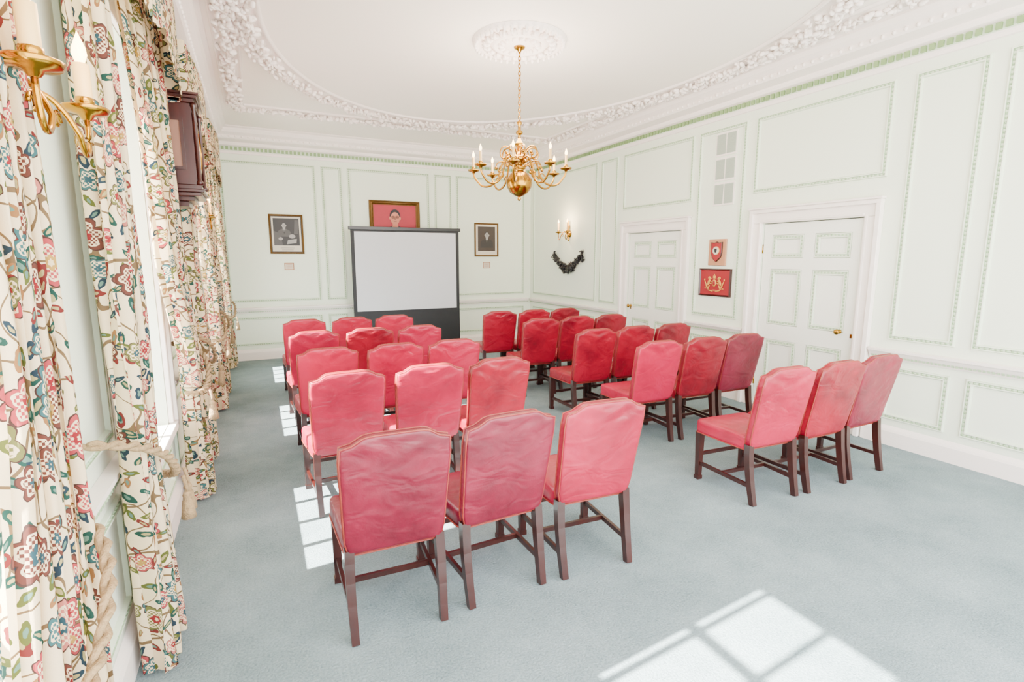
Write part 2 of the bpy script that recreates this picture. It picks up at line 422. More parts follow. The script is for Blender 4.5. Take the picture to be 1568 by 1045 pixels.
def dent(mp,u0,u1):
    n=int((u1-u0)/.062)
    for i in range(n):
        u=u0+.062*(i+.5)
        p=[mp(u+a*.019,z,d) for a in(-1,1) for z in(3.385,3.432) for d in(.03,.052)]
        b.add(p,[(0,1,3,2),(4,6,7,5),(0,4,5,1),(2,3,7,6),(1,5,7,3)],M_dent)
    a=[mp(u0,3.375,.032),mp(u1,3.375,.032),mp(u1,3.44,.032),mp(u0,3.44,.032)]
    b.add(a,[(0,1,2,3)],M_fillet)
dent(mp_back,XL+.04,XR-.04);dent(mp_right,YR,YB-.04);dent(mp_left,YR,YB-.04)
def eggs(mp,u0,u1):
    n=int((u1-u0)/.09)
    for i in range(n):
        b.blob(mp(u0+.09*(i+.5),3.557,.214),(.018,.018,.02),M_orn,None,6,4)
eggs(mp_back,XL+.23,XR-.23);eggs(mp_right,YR,YB-.23);eggs(mp_left,YR,YB-.23)
b.build('trim_cornice')
def garland(b,pts,w,closed=True,dens=1.0):
    P=[Vector(p) for p in pts];n=len(P)
    Ls=[]
    for i in range(n):
        t=(P[(i+1)%n]-P[i-1]) if closed else (P[min(i+1,n-1)]-P[max(i-1,0)])
        t.normalize();s=Vector((-t.y,t.x,0))
        Ls.append([tuple(P[i]+s*(w*a)+Vector((0,0,-h))) for a,h in((-.68,0),(-.66,.02),(-.58,.026),(-.5,.006),(-.3,.015),(0,.028),(.3,.015),(.5,.006),(.58,.026),(.66,.02),(.68,0))])
    if closed: Ls.append(Ls[0])
    b.loops(Ls,M_orn,True,close=False)
    for i in range(n if closed else n-1):
        a=P[i];c=P[(i+1)%n];L=(c-a).length;t=(c-a).normalized();s=Vector((-t.y,t.x,0))
        k=max(1,int(L*75*dens))
        for _ in range(k):
            off=random.gauss(0,.24)*w;off=max(-.46*w,min(.46*w,off))
            p=a+t*random.random()*L+s*off+Vector((0,0,-.025-.04*random.random()))
            ang=math.atan2(t.y,t.x)+random.uniform(-1.3,1.3)
            b.blob(p,(random.uniform(.028,.055),random.uniform(.012,.022),random.uniform(.015,.032)),M_orn,Matrix.Rotation(ang,3,'Z')@Matrix.Rotation(random.uniform(-.5,.5),3,'Y'),n=6,k=3)
CX,CY=2.37,4.72
b=MB()
oval=[(CX+2.36*math.cos(2*PI*i/120),CY+3.2*math.sin(2*PI*i/120),ZC-.001) for i in range(120)]
garland(b,oval,.24);b.build('trim_ceiling_oval_garland')
b=MB()
X0,X1,Y0,Y1=-.09,4.68,1.3,8.12
def seg(a,c): 
    n=max(2,int((Vector(c)-Vector(a)).length/.3))
    return [tuple(Vector(a).lerp(Vector(c),i/n)) for i in range(n+1)]
z=ZC-.001
garland(b,seg((X0,Y0,z),(X0,Y1,z)),.17,False);garland(b,seg((X0,Y1+.07,z),(X1,Y1+.07,z)),.17,False)
garland(b,seg((X1,Y1,z),(X1,Y0,z)),.17,False)
b.build('trim_ceiling_border_garland')
b=MB()
b.lathe([(.0,-.05),(.10,-.05),(.13,-.035),(.2,-.03),(.22,-.05),(.25,-.05),(.27,-.02),(.36,-.015),(.38,-.035),(.42,-.035),(.44,0)],(CX,CY,ZC-.001),M_orn,48)
for r,n,l,q in((.17,16,.04,.4),(.31,20,.05,.6),(.31,20,.05,-.6),(.41,40,.02,0)):
    for i in range(n):
        a=2*PI*i/n;b.blob((CX+r*math.cos(a),CY+r*math.sin(a),ZC-.04),(l,.017,.028),M_orn,Matrix.Rotation(a+q,3,'Z'),6,4)
b.build('ceiling_rose')

# ---------------- doors ----------------
def door(idx,y0,y1,h,knob_near):
    e=empty('door_%d'%idx)
    b=MB()
    aw=.15
    for a,c,z1 in((y0-aw,y0-.001,h+aw),(y1+.001,y1+aw,h+aw)):
        s=1 if a<y0 else -1
        b.bbox(XR-.028,XR-.001,a,c,0.001,h,M_trim)
        if s==1: b.bbox(XR-.055,XR-.0015,a-.005,a+.04,0.001,h+aw-.002,M_trim);b.bbox(XR-.036,XR-.0015,c-.035,c-.012,0.001,h+.01,M_trim)
        else: b.bbox(XR-.055,XR-.0015,c-.04,c+.005,0.001,h+aw-.002,M_trim);b.bbox(XR-.036,XR-.0015,a+.012,a+.035,0.001,h+.01,M_trim)
    b.bbox(XR-.028,XR-.001,y0-aw,y1+aw,h+.001,h+aw-.003,M_trim);b.bbox(XR-.056,XR-.0015,y0-aw-.006,y1+aw+.006,h+aw-.04,h+aw,M_trim)
    b.bbox(XR-.036,XR-.0015,y0,y1,h+.012,h+.035,M_trim)
    b.bbox(XR-.068,XR-.001,y0-aw-.018,y1+aw+.018,h+aw,h+aw+.022,M_trim)
    b.build('architrave',e)
    b=MB();X=XR+.03;W=y1-y0;g=.008
    st=.115
    b.box(X,X+.02,y0+g+.05,y1-g-.05,.05,h-.05,M_door)
    xf=X-.014
    def bar(ya,yb,za,zb): b.box(xf,X+.03,ya,yb,za,zb,M_door)
    bar(y0+g,y0+st,.012,h-g);bar(y1-st,y1-g,.012,h-g)
    ym=(y0+y1)/2
    rails=[(.012,.22),(.80,.97),(1.58,1.70),(h-.13,h-g)]
    for za,zb in rails: bar(y0+st,y1-st,za,zb)
    for (a,c) in zip(rails[:-1],rails[1:]): bar(ym-.06,ym+.06,a[1],c[0])
    for (a,c) in zip(rails[:-1],rails[1:]):
        for ya,yb in((y0+st,ym-.06),(ym+.06,y1-st)):
            def mp(u,z,d): return (xf+.012-d*.75,u,z)
            panel(b,mp,ya+.001,yb-.001,a[1]+.001,c[0]-.001,True)
    b.build('leaf',e)
    b=MB()
    yk=y0+.06 if knob_near else y1-.06
    b.lathe([(0,0),(.022,0),(.022,.006),(.009,.01),(.009,.03),(.02,.036),(.028,.05),(.024,.062),(0,.068)],(0,0,0),M_brass,18,T=Matrix.Translation((xf,yk+(.09 if knob_near else -.02),.98))@Matrix.Rotation(-PI/2,4,'Y'))
    b.bbox(xf-.006,xf-.0005,yk-.035,yk-.015,.93,.97,M_brass,.001)
    yh=y1 if knob_near else y0
    for zz in(.25,1.75): b.tube([(xf-.004,yh,zz),(xf-.004,yh,zz+.1)],.008,M_brass)
    b.build('knob_and_hinges',e)
door(1,*DOORS[0],True);door(2,*DOORS[1],False)

# ---------------- chairs ----------------
def outline_back(n=14):
    pts=[];z0,zt=.40,.928;wb,wt=.222,.24
    r=.012
    for i in range(8): pts.append((-wb+r+(2*wb-2*r)*i/7,z0))
    for i in range(1,9):
        t=i/9;pts.append((wb+(wt-wb)*t,z0+.012+(zt-.025-z0-.012)*t))
    def top(x):
        a=abs(x)/wt
        h=1/(1+math.exp((a-.68)*18))
        return zt-.0+.042*h-.006*max(0,a-.9)*10
    for i in range(21):
        x=wt-.007-(2*wt-.014)*i/20;pts.append((x,top(x)))
    for i in range(8,0,-1):
        t=i/9;pts.append((-(wb+(wt-wb)*t),z0+.012+(zt-.025-z0-.012)*t))
    return pts
def chair_mesh(sd):
    rnd=random.Random(sd)
    yo=lambda z:.075-(z-.40)*.21
    b=MB()
    O=outline_back();cx,cz=0,.67
    p1,p2,p3=[rnd.uniform(0,6) for _ in range(3)]
    prof_f=[(1,.0),(1,.019),(.992,.027),(.965,.0305),(.92,.032),(.88,.0325),(.84,.033),(.80,.0335),(.75,.034),(.68,.0345),(.6,.035),(.45,.0355),(.3,.036),(.15,.036)]
    for sgn in(1,-1):
        Ls=[]
        for k,y in prof_f:
            l=[]
            for x,z in O:
                X=cx+(x-cx)*k;Z=cz+(z-cz)*k
                rip=0
                if k<.95:
                    e=min(1,(1-k)*6)
                    rip=e*(.0018*math.sin(X*22+Z*14+p1)*math.sin(Z*19+p2)+.0035*math.sin(Z*62-abs(X)*30+p3)*max(0,(Z-.70)/.2))
                l.append((X,yo(Z)+sgn*(y+rip),Z))
            Ls.append(l)
        b.loops(Ls,LEA[0],True,cap1=True)
    for sgn in(1,-1):
        b.tube([(x*1.003,yo(z)+sgn*.022,z+.001) for x,z in O],.0042,M_pipe,6,closed=True,up=(0,1,0))
    n=44;out=[]
    for i in range(n):
        a=2*PI*i/n;c,s_=math.cos(a),math.sin(a)
        e=.16
        X=(abs(c)**e)*(1 if c>=0 else -1);Y=(abs(s_)**e)*(1 if s_>=0 else -1)
        y=.315+Y*.235
        w=.222+(y-.08)/.47*.03
        out.append((X*w,y))
    pr=[(.2,.372),(.97,.372),(.995,.38),(1,.40),(1,.448),(.99,.466),(.96,.474),(.8,.482),(.5,.488),(.15,.49)]
    Ls=[]
    for k,z in pr: Ls.append([(x*k,.315+(y-.315)*k,z) for x,y in out])
    b.loops(Ls,LEA[0],True,cap1=True,cap0=True)
    b.tube([(x*1.003,.315+(y-.315)*1.003,.378) for x,y in out],.004,M_pipe,6,closed=True)
    for s_ in(-1,1):
        b.tube([(s_*.222,.515,.0),(s_*.222,.515,.03),(s_*.222,.515,.031),(s_*.222,.515,.38)],[.022,.022,.018,.024],M_leg,square=True,up=(0,1,0))
        pts=[(s_*.203,.0,.0),(s_*.205,.018,.08),(s_*.207,.036,.17),(s_*.208,.052,.27),(s_*.207,.062,.36),(s_*.205,.066,.42)]
        b.tube(pts,[(.017,.02),(.018,.021),(.019,.022),(.02,.023),(.021,.024),(.021,.024)],M_leg,square=True,up=(0,1,0))
        b.tube([(s_*.207,.03,.13),(s_*.222,.50,.13)],[(.009,.014)]*2,M_leg,square=True)
    b.tube([(-.214,.29,.13),(.214,.29,.13)],[(.009,.013)]*2,M_leg,square=True)
    b.tube([(-.215,.515,.20),(.215,.515,.20)],[(.009,.013)]*2,M_leg,square=True)
    return b
variants=[]
for k in range(6):
    cm=chair_mesh(k)
    cm.mats[cm.mats.index(LEA[0])]=LEA[k%3]
    ob=cm.build('upholstered_chair');me=ob.data;me.name='upholstered_chair_mesh';bpy.data.objects.remove(ob);variants.append(me)
LX=[.495,1.05,1.585];LY=[2.2,3.49,4.5,5.62,6.76]
RX=[3.17,3.70,4.21];RY=[2.33,3.6,4.52,5.62,6.62]
vL=[[2,2,0],[0,0,1],[0,0,0],[0,1,0],[0,0,0]]
vR=[[0,1,2],[0,1,2],[1,1,1],[1,1,1],[1,1,1]]
rotL=[[-2,3,-3],[2,-1,1],[0,2,-1],[1,-2,2],[0,1,-2]]
rotR=[[-3,-1,1],[-3,-2,-1],[-2,0,1],[-4,-1,0],[-5,-1,2]]
cnt=0
for Xs,Ys,vv,rr in((LX,LY,vL,rotL),(RX,RY,vR,rotR)):
    for r,y in enumerate(Ys):
        for c,x in enumerate(Xs):
            dx=.0
            if Xs is RX: dx=[0.03,.03,-.02,-.06,-.15][r]
            cnt+=1
            o=bpy.data.objects.new('upholstered_chair',variants[vv[r][c]+3*(cnt%2)]);COL.objects.link(o)
            o.location=(x+dx,y+random.uniform(-.015,.015),.0015);o.rotation_euler=(0,0,math.radians(rr[r][c]))

# ---------------- chandelier ----------------
def candle(b,p,h=.1,r=.011,k=1.0,fk=None):
    fk=fk or k
    b.lathe([(0,-.03*k),(.012*k,-.026*k),(.02*k,-.014*k),(.05*k,-.008*k),(.058*k,.004*k),(.056*k,.008*k),(.02*k,.002*k),(.014*k,.008*k),(max(.02*k,r+.003),.02*k),(max(.02*k,r+.003),.032*k),(.012*k,.036*k)],p,M_brass,16)
    q=(p[0],p[1],p[2]+.03*k)
    b.lathe([(r,0),(r,h),(r*.6,h+.004),(0,h+.004)],q,M_candle,14)
    z=p[2]+.03*k+h
    b.lathe([(0,0),(.008*fk,.004),(.014*fk,.02*fk),(.012*fk,.036*fk),(.005*fk,.055*fk),(0,.068*fk)],(p[0],p[1],z),M_flame,10)
def bez(P,n=14):
    out=[]
    P=[Vector(p) for p in P]
    for s in range(0,len(P)-1,3):
        a,b_,c,d=P[s:s+4]
        for i in range(n+(1 if s+3==len(P)-1 else 0)):
            t=i/n;out.append(a*(1-t)**3+b_*3*t*(1-t)**2+c*3*t*t*(1-t)+d*t**3)
    return out
b=MB()
o=(CX,CY,0)
b.lathe([(0,2.25),(.012,2.255),(.02,2.27),(.012,2.285),(.025,2.295),(.05,2.305),(.09,2.33),(.12,2.38),(.128,2.42),(.12,2.46),(.09,2.505),(.05,2.53),(.035,2.54),(.06,2.55),(.065,2.57),(.04,2.58),(.03,2.60),(.055,2.625),(.075,2.65),(.055,2.675),(.028,2.69),(.02,2.72),(.03,2.75),(.045,2.775),(.03,2.80),(.016,2.82),(.013,2.86),(.03,2.875),(.035,2.89),(.015,2.91),(.012,2.95),(.024,2.965),(.024,2.98),(.008,3.0),(0,3.0)],o,M_brass,32)
for i in range(8):
    a=2*PI*i/8+.2;c,s_=math.cos(a),math.sin(a)
    P=lambda r,z:(CX+c*r,CY+s_*r,z)
    pts=bez([P(.05,2.60),P(.13,2.72),P(.17,2.62),P(.19,2.52),P(.22,2.38),P(.36,2.36),P(.40,2.43),P(.44,2.47),P(.45,2.50),P(.45,2.525)])
    b.tube(pts,.0095,M_brass,8)
    cu=[P(.21+.035*math.cos(t)*(1-t/9),2.475+.035*math.sin(t)*(1-t/9)) for t in [k*.35 for k in range(18)]]
    b.tube(cu,.006,M_brass,6)
    candle(b,P(.45,2.545),.09,.012)
    a+=PI/8;c,s_=math.cos(a),math.sin(a)
    Q=lambda r,z:(CX+c*r,CY+s_*r,z)
    pts=bez([Q(.04,2.66),Q(.1,2.80),Q(.19,2.76),Q(.19,2.69),Q(.19,2.63),Q(.12,2.63),Q(.13,2.69)],10)
    b.tube(pts,.007,M_brass,6);b.blob(Q(.13,2.70),.016,M_brass)
    b.tube(bez([Q(.04,2.56),Q(.14,2.64),Q(.23,2.62),Q(.23,2.56)],8),.006,M_brass,6);b.blob(Q(.23,2.55),.016,M_brass)
z=3.0;k=0
while z<3.64:
    T=Matrix.Translation((CX,CY,z+.02))@Matrix.Rotation(PI/2*(k%2),4,'Z')
    pts=[(.012*math.cos(t),0,.022*math.sin(t)) for t in [2*PI*j/12 for j in range(12)]]
    b.tube(pts,.004,M_brass,6,closed=True,up=(0,1,0),T=T);z+=.033;k+=1
b.lathe([(0,3.60),(.012,3.605),(.02,3.62),(.05,3.635),(.055,3.65),(0,3.651)],o,M_brass,20)
b.build('chandelier')

# ---------------- sconces ----------------
def sconce(wallx,nx,yc,zc,half,proj,k=1.0,light=3,ch=.13,cr_=.015,fk=1.0):
    b=MB()
    T=lambda d,u,z:(wallx+nx*d,yc+u,zc+z)
    TR=Matrix.Translation((wallx,yc,zc))@Matrix.Rotation(nx*PI/2,4,'Y')
    b.lathe([(.0,.002),(.06*k,.002),(.062*k,.012),(.045*k,.018),(.03*k,.035),(.02*k,.05),(0,.055)],(0,0,0),M_brass,24,T=TR)
    b.lathe([(0,.24*k),(.006,.23*k),(.014,.21*k),(.006,.19*k),(.012,.17*k),(.022,.12*k),(.012,.06*k),(.02,.03*k),(.03,0),(.02,-.04*k),(.01,-.07*k),(.02,-.1*k),(.008,-.125*k),(0,-.13*k)],T(.03,0,0),M_brass,16)
    for s in(-1,1):
        pts=bez([T(.05,s*.01,-.01),T(.09,s*.06,.07),T(proj*.8,s*half*.4,.03),T(proj,s*half*.55,-.06),T(proj,s*half*.75,-.14),T(proj,s*half,-.11),T(proj,s*half,.0)],12)
        b.tube(pts,.0075*k,M_brass,8)
        cu=[T(proj*.75,s*(half*.42+.03*math.cos(t)*(1-t/8)),-.03+.03*math.sin(t)*(1-t/8)) for t in [q*.35 for q in range(16)]]
        b.tube(cu,.0055*k,M_brass,6)
        candle(b,T(proj,s*half,.03),ch,cr_,k,fk)
    b.build('wall_sconce')
    L=bpy.data.lights.new('sconce_bulb','POINT');L.energy=light;L.color=(1,.70,.42);L.shadow_soft_size=.08
    lo=bpy.data.objects.new('sconce_bulb_light',L);lo.location=T(proj+.10,0,.24);COL.objects.link(lo)
sconce(XL,1,1.81,2.10,.21,.165,1.05,10,.095,.021,1.35)
sconce(XL,1,7.05,2.14,.14,.16,1.0,10)
sconce(XR,-1,8.22,2.13,.15,.15,1.0,22)

# ---------------- projection screen ----------------
b=MB();ys=9.36
b.bbox(1.47,3.47,ys-.035,ys+.035,2.18,2.235,M_blackmetal)
b.bbox(1.50,3.44,ys-.012,ys-.004,.16,2.18,M_black,.001)
b.bbox(1.56,3.38,ys-.018,ys-.0125,.78,2.15,M_screen,.001)
b.bbox(1.42,3.52,ys-.06,ys+.06,.06,.18,M_blackmetal,.008)
for x in(1.7,3.24): b.bbox(x-.025,x+.025,ys-.22,ys+.22,.0015,.06,M_blackmetal)
b.tube([(2.47,ys+.03,.15),(2.47,ys+.03,2.2)],.014,M_blackmetal)
b.build('projection_screen')

# ---------------- framed pictures ----------------
def ell(cx,cz,rx,rz,y,n=28,a0=0,a1=2*PI): return [(cx+rx*math.cos(a0+(a1-a0)*i/n),y,cz+rz*math.sin(a0+(a1-a0)*i/n)) for i in range(n+(0 if a1-a0>6.2 else 1))]
def frame_back(b,x0,x1,z0,z1,w,m,dep=.04):
    pr=[(0,.001),(0,dep*.7),(w*.2,dep),(w*.4,dep*.8),(w*.6,dep*.85),(w*.85,dep*.5),(w,dep*.45),(w,.004)]
    Ls=[[(x0+k,YB-d,z0+k),(x1-k,YB-d,z0+k),(x1-k,YB-d,z1-k),(x0+k,YB-d,z1-k)] for k,d in pr]
    b.loops(Ls,m,False)
def person(b,cx,cz,s,y,ms,mk,mh,ml,mt):
    e=.0015
    b.poly([(cx-2.3*s,y,cz-4.4*s),(cx+2.3*s,y,cz-4.4*s),(cx+2.35*s,y,cz-2.6*s),(cx+1.9*s,y,cz-1.9*s),(cx+.7*s,y,cz-1.35*s),(cx-.7*s,y,cz-1.35*s),(cx-1.9*s,y,cz-1.9*s),(cx-2.35*s,y,cz-2.6*s)],ms)
    b.poly([(cx-.5*s,y-e,cz-1.4*s),(cx,y-e,cz-3.3*s),(cx+.5*s,y-e,cz-1.4*s)],ml)
    b.poly([(cx-.13*s,y-2*e,cz-1.6*s),(cx-.2*s,y-2*e,cz-3.0*s),(cx,y-2*e,cz-3.3*s),(cx+.2*s,y-2*e,cz-3.0*s),(cx+.13*s,y-2*e,cz-1.6*s)],mt)
    b.poly([(cx-.42*s,y-3*e,cz-1.6*s),(cx+.42*s,y-3*e,cz-1.6*s),(cx+.42*s,y-3*e,cz-.5*s),(cx-.42*s,y-3*e,cz-.5*s)],mk)
    b.poly(ell(cx,cz+.22*s,.84*s,1.05*s,y-4*e),mh)
    b.poly(ell(cx,cz-.14*s,.72*s,.98*s,y-5*e),mk)
    for q in(-.8,.8): b.poly(ell(cx+q*s,cz-.1*s,.13*s,.25*s,y-4.5*e,12),mk)
    for q in(-.3,.3):
        b.poly(ell(cx+q*s,cz+.02*s,.10*s,.06*s,y-6*e,12),mt)
        b.poly([(cx+(q-.18)*s,y-6*e,cz+.2*s),(cx+(q+.18)*s,y-6*e,cz+.2*s),(cx+(q+.18)*s,y-6*e,cz+.26*s),(cx+(q-.18)*s,y-6*e,cz+.26*s)],mt)
    b.poly([(cx-.26*s,y-6*e,cz-.62*s),(cx+.26*s,y-6*e,cz-.62*s),(cx+.2*s,y-6*e,cz-.56*s),(cx-.2*s,y-6*e,cz-.56*s)],mt)
    b.poly([(cx-.1*s,y-6*e,cz-.3*s),(cx+.1*s,y-6*e,cz-.3*s),(cx+.02*s,y-6*e,cz+.0*s)],mh)
def ring(b,cx,cz,r,y,m):
    b.tube([(cx+r*math.cos(t),y,cz+r*.8*math.sin(t)) for t in [2*PI*k/20 for k in range(20)]],.0035,m,6,closed=True,up=(0,1,0))
b=MB();frame_back(b,1.90,2.82,1.62,2.72,.075,M_gilt,.05)
y=YB-.012
b.poly([(1.96,y,1.68),(2.76,y,1.68),(2.76,y,2.66),(1.96,y,2.66)],M_red)
person(b,2.36,2.425,.115,y-.002,M_suit,M_skin,M_suit,M_paper,M_suit)
for q in(-.036,.036): ring(b,2.36+q,2.43,.027,y-.016,M_suit)
b.build('portrait_painting')
b=MB();frame_back(b,.26,.79,1.77,2.42,.028,M_gilt,.03)
b.poly([(.28,y,1.79),(.77,y,1.79),(.77,y,2.40),(.28,y,2.40)],M_g1)
b.poly([(.30,y-.001,1.81),(.75,y-.001,1.81),(.75,y-.001,2.38),(.30,y-.001,2.38)],M_paper)
b.poly([(.325,y-.002,1.91),(.725,y-.002,1.91),(.725,y-.002,2.355),(.325,y-.002,2.355)],M_g1)
b.poly([(.325,y-.0025,1.91),(.46,y-.0025,1.91),(.43,y-.0025,2.1),(.325,y-.0025,2.15)],M_g2)
person(b,.49,2.24,.042,y-.003,M_g2,M_g3,M_g1,M_g3,M_g1)
b.poly(ell(.61,2.06,.05,.035,y-.0125,14),M_g3);b.poly(ell(.43,2.02,.035,.025,y-.0125,14),M_g3)
b.poly([(.52,y-.012,1.93),(.67,y-.012,1.95),(.68,y-.012,2.02),(.54,y-.012,2.0)],M_g3)
b.poly([(.64,y-.004,2.1),(.71,y-.004,2.1),(.71,y-.004,2.33),(.66,y-.004,2.33)],M_g2)
for q in range(3): b.box(.42+q*.01,.64-q*.01,y-.004,y-.002,1.865-q*.016,1.870-q*.016,M_g2)
b.build('framed_photograph')
b=MB();frame_back(b,3.91,4.42,1.73,2.38,.03,M_gilt,.03)
b.poly([(3.93,y,1.75),(4.40,y,1.75),(4.40,y,2.36),(3.93,y,2.36)],M_paper)
b.poly([(3.98,y-.001,1.84),(4.35,y-.001,1.84),(4.35,y-.001,2.31),(3.98,y-.001,2.31)],M_sep1)
person(b,4.17,2.15,.056,y-.003,M_g1,M_g3,M_g1,M_g2,M_g1)
b.build('framed_photograph')
for x in(.535,4.165):
    b=MB();frame_back(b,x-.075,x+.075,1.50,1.62,.012,M_lwood,.015)
    b.poly([(x-.066,YB-.006,1.509),(x+.066,YB-.006,1.509),(x+.066,YB-.006,1.611),(x-.066,YB-.006,1.611)],M_paper)
    for q in range(4): b.box(x-.045,x+.045,YB-.009,YB-.007,1.53+q*.019,1.535+q*.019,M_lwood)
    b.build('label_plaque')

# ---------------- right wall plaques ----------------
def Rw(u,z,d): return (XR-d,u,z)
def rpoly(b,pts,d,m): b.poly([Rw(u,z,d) for u,z in pts],m)
def rell(cy,cz,ry,rz,n=24): return [(cy+ry*math.cos(2*PI*i/n),cz+rz*math.sin(2*PI*i/n)) for i in range(n)]
b=MB();b.bbox(XR-.022,XR-.001,4.66,4.93,1.61,1.93,M_lwood,.005)
def shield(w,h,cy,cz): return [(cy-w,cz+h),(cy-w*.4,cz+h*.92),(cy,cz+h*1.06),(cy+w*.4,cz+h*.92),(cy+w,cz+h),(cy+w*.98,cz-h*.1),(cy+w*.75,cz-h*.6),(cy,cz-h*1.05),(cy-w*.75,cz-h*.6),(cy-w*.98,cz-h*.1)]
a0=shield(.088,.118,4.795,1.775);a1=shield(.078,.108,4.795,1.775)
b.loops([[Rw(u,z,.022) for u,z in a0],[Rw(u,z,.034) for u,z in a0],[Rw(u,z,.037) for u,z in a1]],M_dark,False,cap1=False)
rpoly(b,a1,.037,M_redp)
b.loops([[Rw(u,z,.037) for u,z in rell(4.795,1.79,.052,.052)],[Rw(u,z,.046) for u,z in rell(4.795,1.79,.047,.047)]],M_gold,True)
rpoly(b,rell(4.795,1.79,.047,.047),.046,M_paper)
rpoly(b,shield(.02,.026,4.795,1.79),.048,M_suit)
b.build('shield_plaque')
b=MB();y0,y1,z0,z1=4.56,5.06,1.23,1.57
Ls=[[Rw(y0+k,z0+k,d),Rw(y1-k,z0+k,d),Rw(y1-k,z1-k,d),Rw(y0+k,z1-k,d)] for k,d in((0,.001),(0,.025),(.012,.03),(.022,.015))]
b.loops(Ls,M_dark,False);rpoly(b,[(y0+.02,z0+.02),(y1-.02,z0+.02),(y1-.02,z1-.02),(y0+.02,z1-.02)],.015,M_redp)
cy,cz=4.81,1.395
def gb(u,z,ru,rz,rot=0,m=None,d=.022):
    b.blob(Rw(cy+u,cz+z,d),(.006,ru,rz),m or M_gold,Matrix.Rotation(rot,3,'X'),8,6)
gb(0,0,.034,.044);gb(0,0,.022,.031,0,M_redp,.026)
gb(0,.062,.024,.010);gb(-.014,.078,.006,.012,.2);gb(.014,.078,.006,.012,-.2);gb(0,.082,.006,.014);gb(0,.10,.008,.008)
for s in(-1,1):
    gb(s*.088,.005,.019,.045,s*.45);gb(s*.072,.058,.017,.019);gb(s*.058,.052,.012,.008);gb(s*.086,.064,.012,.016,s*.5)
    gb(s*.056,.022,.022,.006,s*.6);gb(s*.055,-.008,.02,.006,-s*.2)
    gb(s*.118,-.045,.010,.032,-s*.6);gb(s*.085,-.05,.010,.026,s*.5);gb(s*.098,-.075,.018,.006);gb(s*.135,-.07,.018,.006)
    gb(s*.14,.0,.006,.035,-s*.5);gb(s*.155,.038,.010,.012)
    gb(s*.06,-.098,.045,.007,s*.18)
gb(0,-.092,.035,.007)
b.build('royal_crest_plaque')
b=MB()
for q in range(3):
    z0=2.33+q*.29
    b.box(XR-.012,XR-.001,4.60,4.91,z0,z0+.27,M_trim)
    for ya,yb in((4.615,4.745),(4.765,4.895)):
        b.box(XR-.014,XR-.0125,ya,yb,z0+.02,z0+.25,M_grille)
        for j in range(14): b.box(XR-.02,XR-.0145,ya,yb,z0+.026+j*.016,z0+.033+j*.016,M_grille)
b.build('ventilation_grille')
b=MB()
for i in range(300):
    t=random.random();u=7.78+.9*t
    sag=1.76-.25*(1-(2*t-1)**2)
    th=.022+.06*math.sin(PI*t)
    p=Rw(u,sag+random.uniform(-th,th),.02+random.random()*.06)
    R=Matrix.Rotation(random.random()*6,3,'X')@Matrix.Rotation(random.uniform(-.6,.6),3,'Z')
    if random.random()<.35: b.blob(p,random.uniform(.018,.028),M_carv,R,8,6)
    else: b.blob(p,(.009,random.uniform(.028,.042),random.uniform(.010,.016)),M_carv,R,6,4)
for u in(7.77,8.69):
    for i in range(36): b.blob(Rw(u+random.gauss(0,.028),1.76-random.uniform(-.06,.12),.015+random.random()*.04),(.01,.032,.011),M_carv,Matrix.Rotation(random.random()*6,3,'X'),6,4)
b.build('carved_swag')

# ---------------- hooded wall clock ----------------
b=MB();xa,xb,ya,yb=XL+.002,-.31,4.345,4.74
b.bbox(xa,xb,ya,yb,2.20,2.74,M_dark)
for k,(ex,z0,z1) in enumerate([(.015,2.74,2.765),(.035,2.765,2.785),(.05,2.785,2.80),(.02,2.17,2.2),(.035,2.15,2.17),(.015,2.125,2.15),(-.03,2.095,2.125),(-.07,2.06,2.095)]):
    b.bbox(xa,xb+ex,ya-ex,yb+ex,z0,z1,M_dark,.003)
for yy in(ya+.0,yb-.0): b.lathe([(.0,2.2),(.02,2.2),(.022,2.22),(.012,2.235),(.013,2.6),(.011,2.70),(.022,2.72),(.02,2.74),(0,2.74)],(xb+.012,yy,0),M_dark,12)
b.box(xa+.10,xb-.08,ya-.004,ya-.001,2.32,2.62,M_glassy)
for (x0,x1,z0,z1) in((xa+.08,xa+.10,2.30,2.64),(xb-.08,xb-.06,2.30,2.64),(xa+.10,xb-.08,2.30,2.32),(xa+.10,xb-.08,2.62,2.64)): b.box(x0,x1,ya-.012,ya-.001,z0,z1,M_leg)
T=Matrix.Translation((xb+.001,(ya+yb)/2,2.46))@Matrix.Rotation(PI/2,4,'Y')
b.lathe([(.155,0),(.155,.012),(.14,.014),(.14,.004)],(0,0,0),M_brass,32,T=T)
b.poly([tuple(T@Vector((.14*math.cos(2*PI*i/32),.14*math.sin(2*PI*i/32),.005))) for i in range(32)],M_paper)
b.box(xb+.008,xb+.011,(ya+yb)/2-.004,(ya+yb)/2+.004,2.46,2.56,M_blackmetal);b.box(xb+.008,xb+.011,(ya+yb)/2-.004,(ya+yb)/2+.07,2.456,2.464,M_blackmetal)
b.build('hooded_wall_clock')

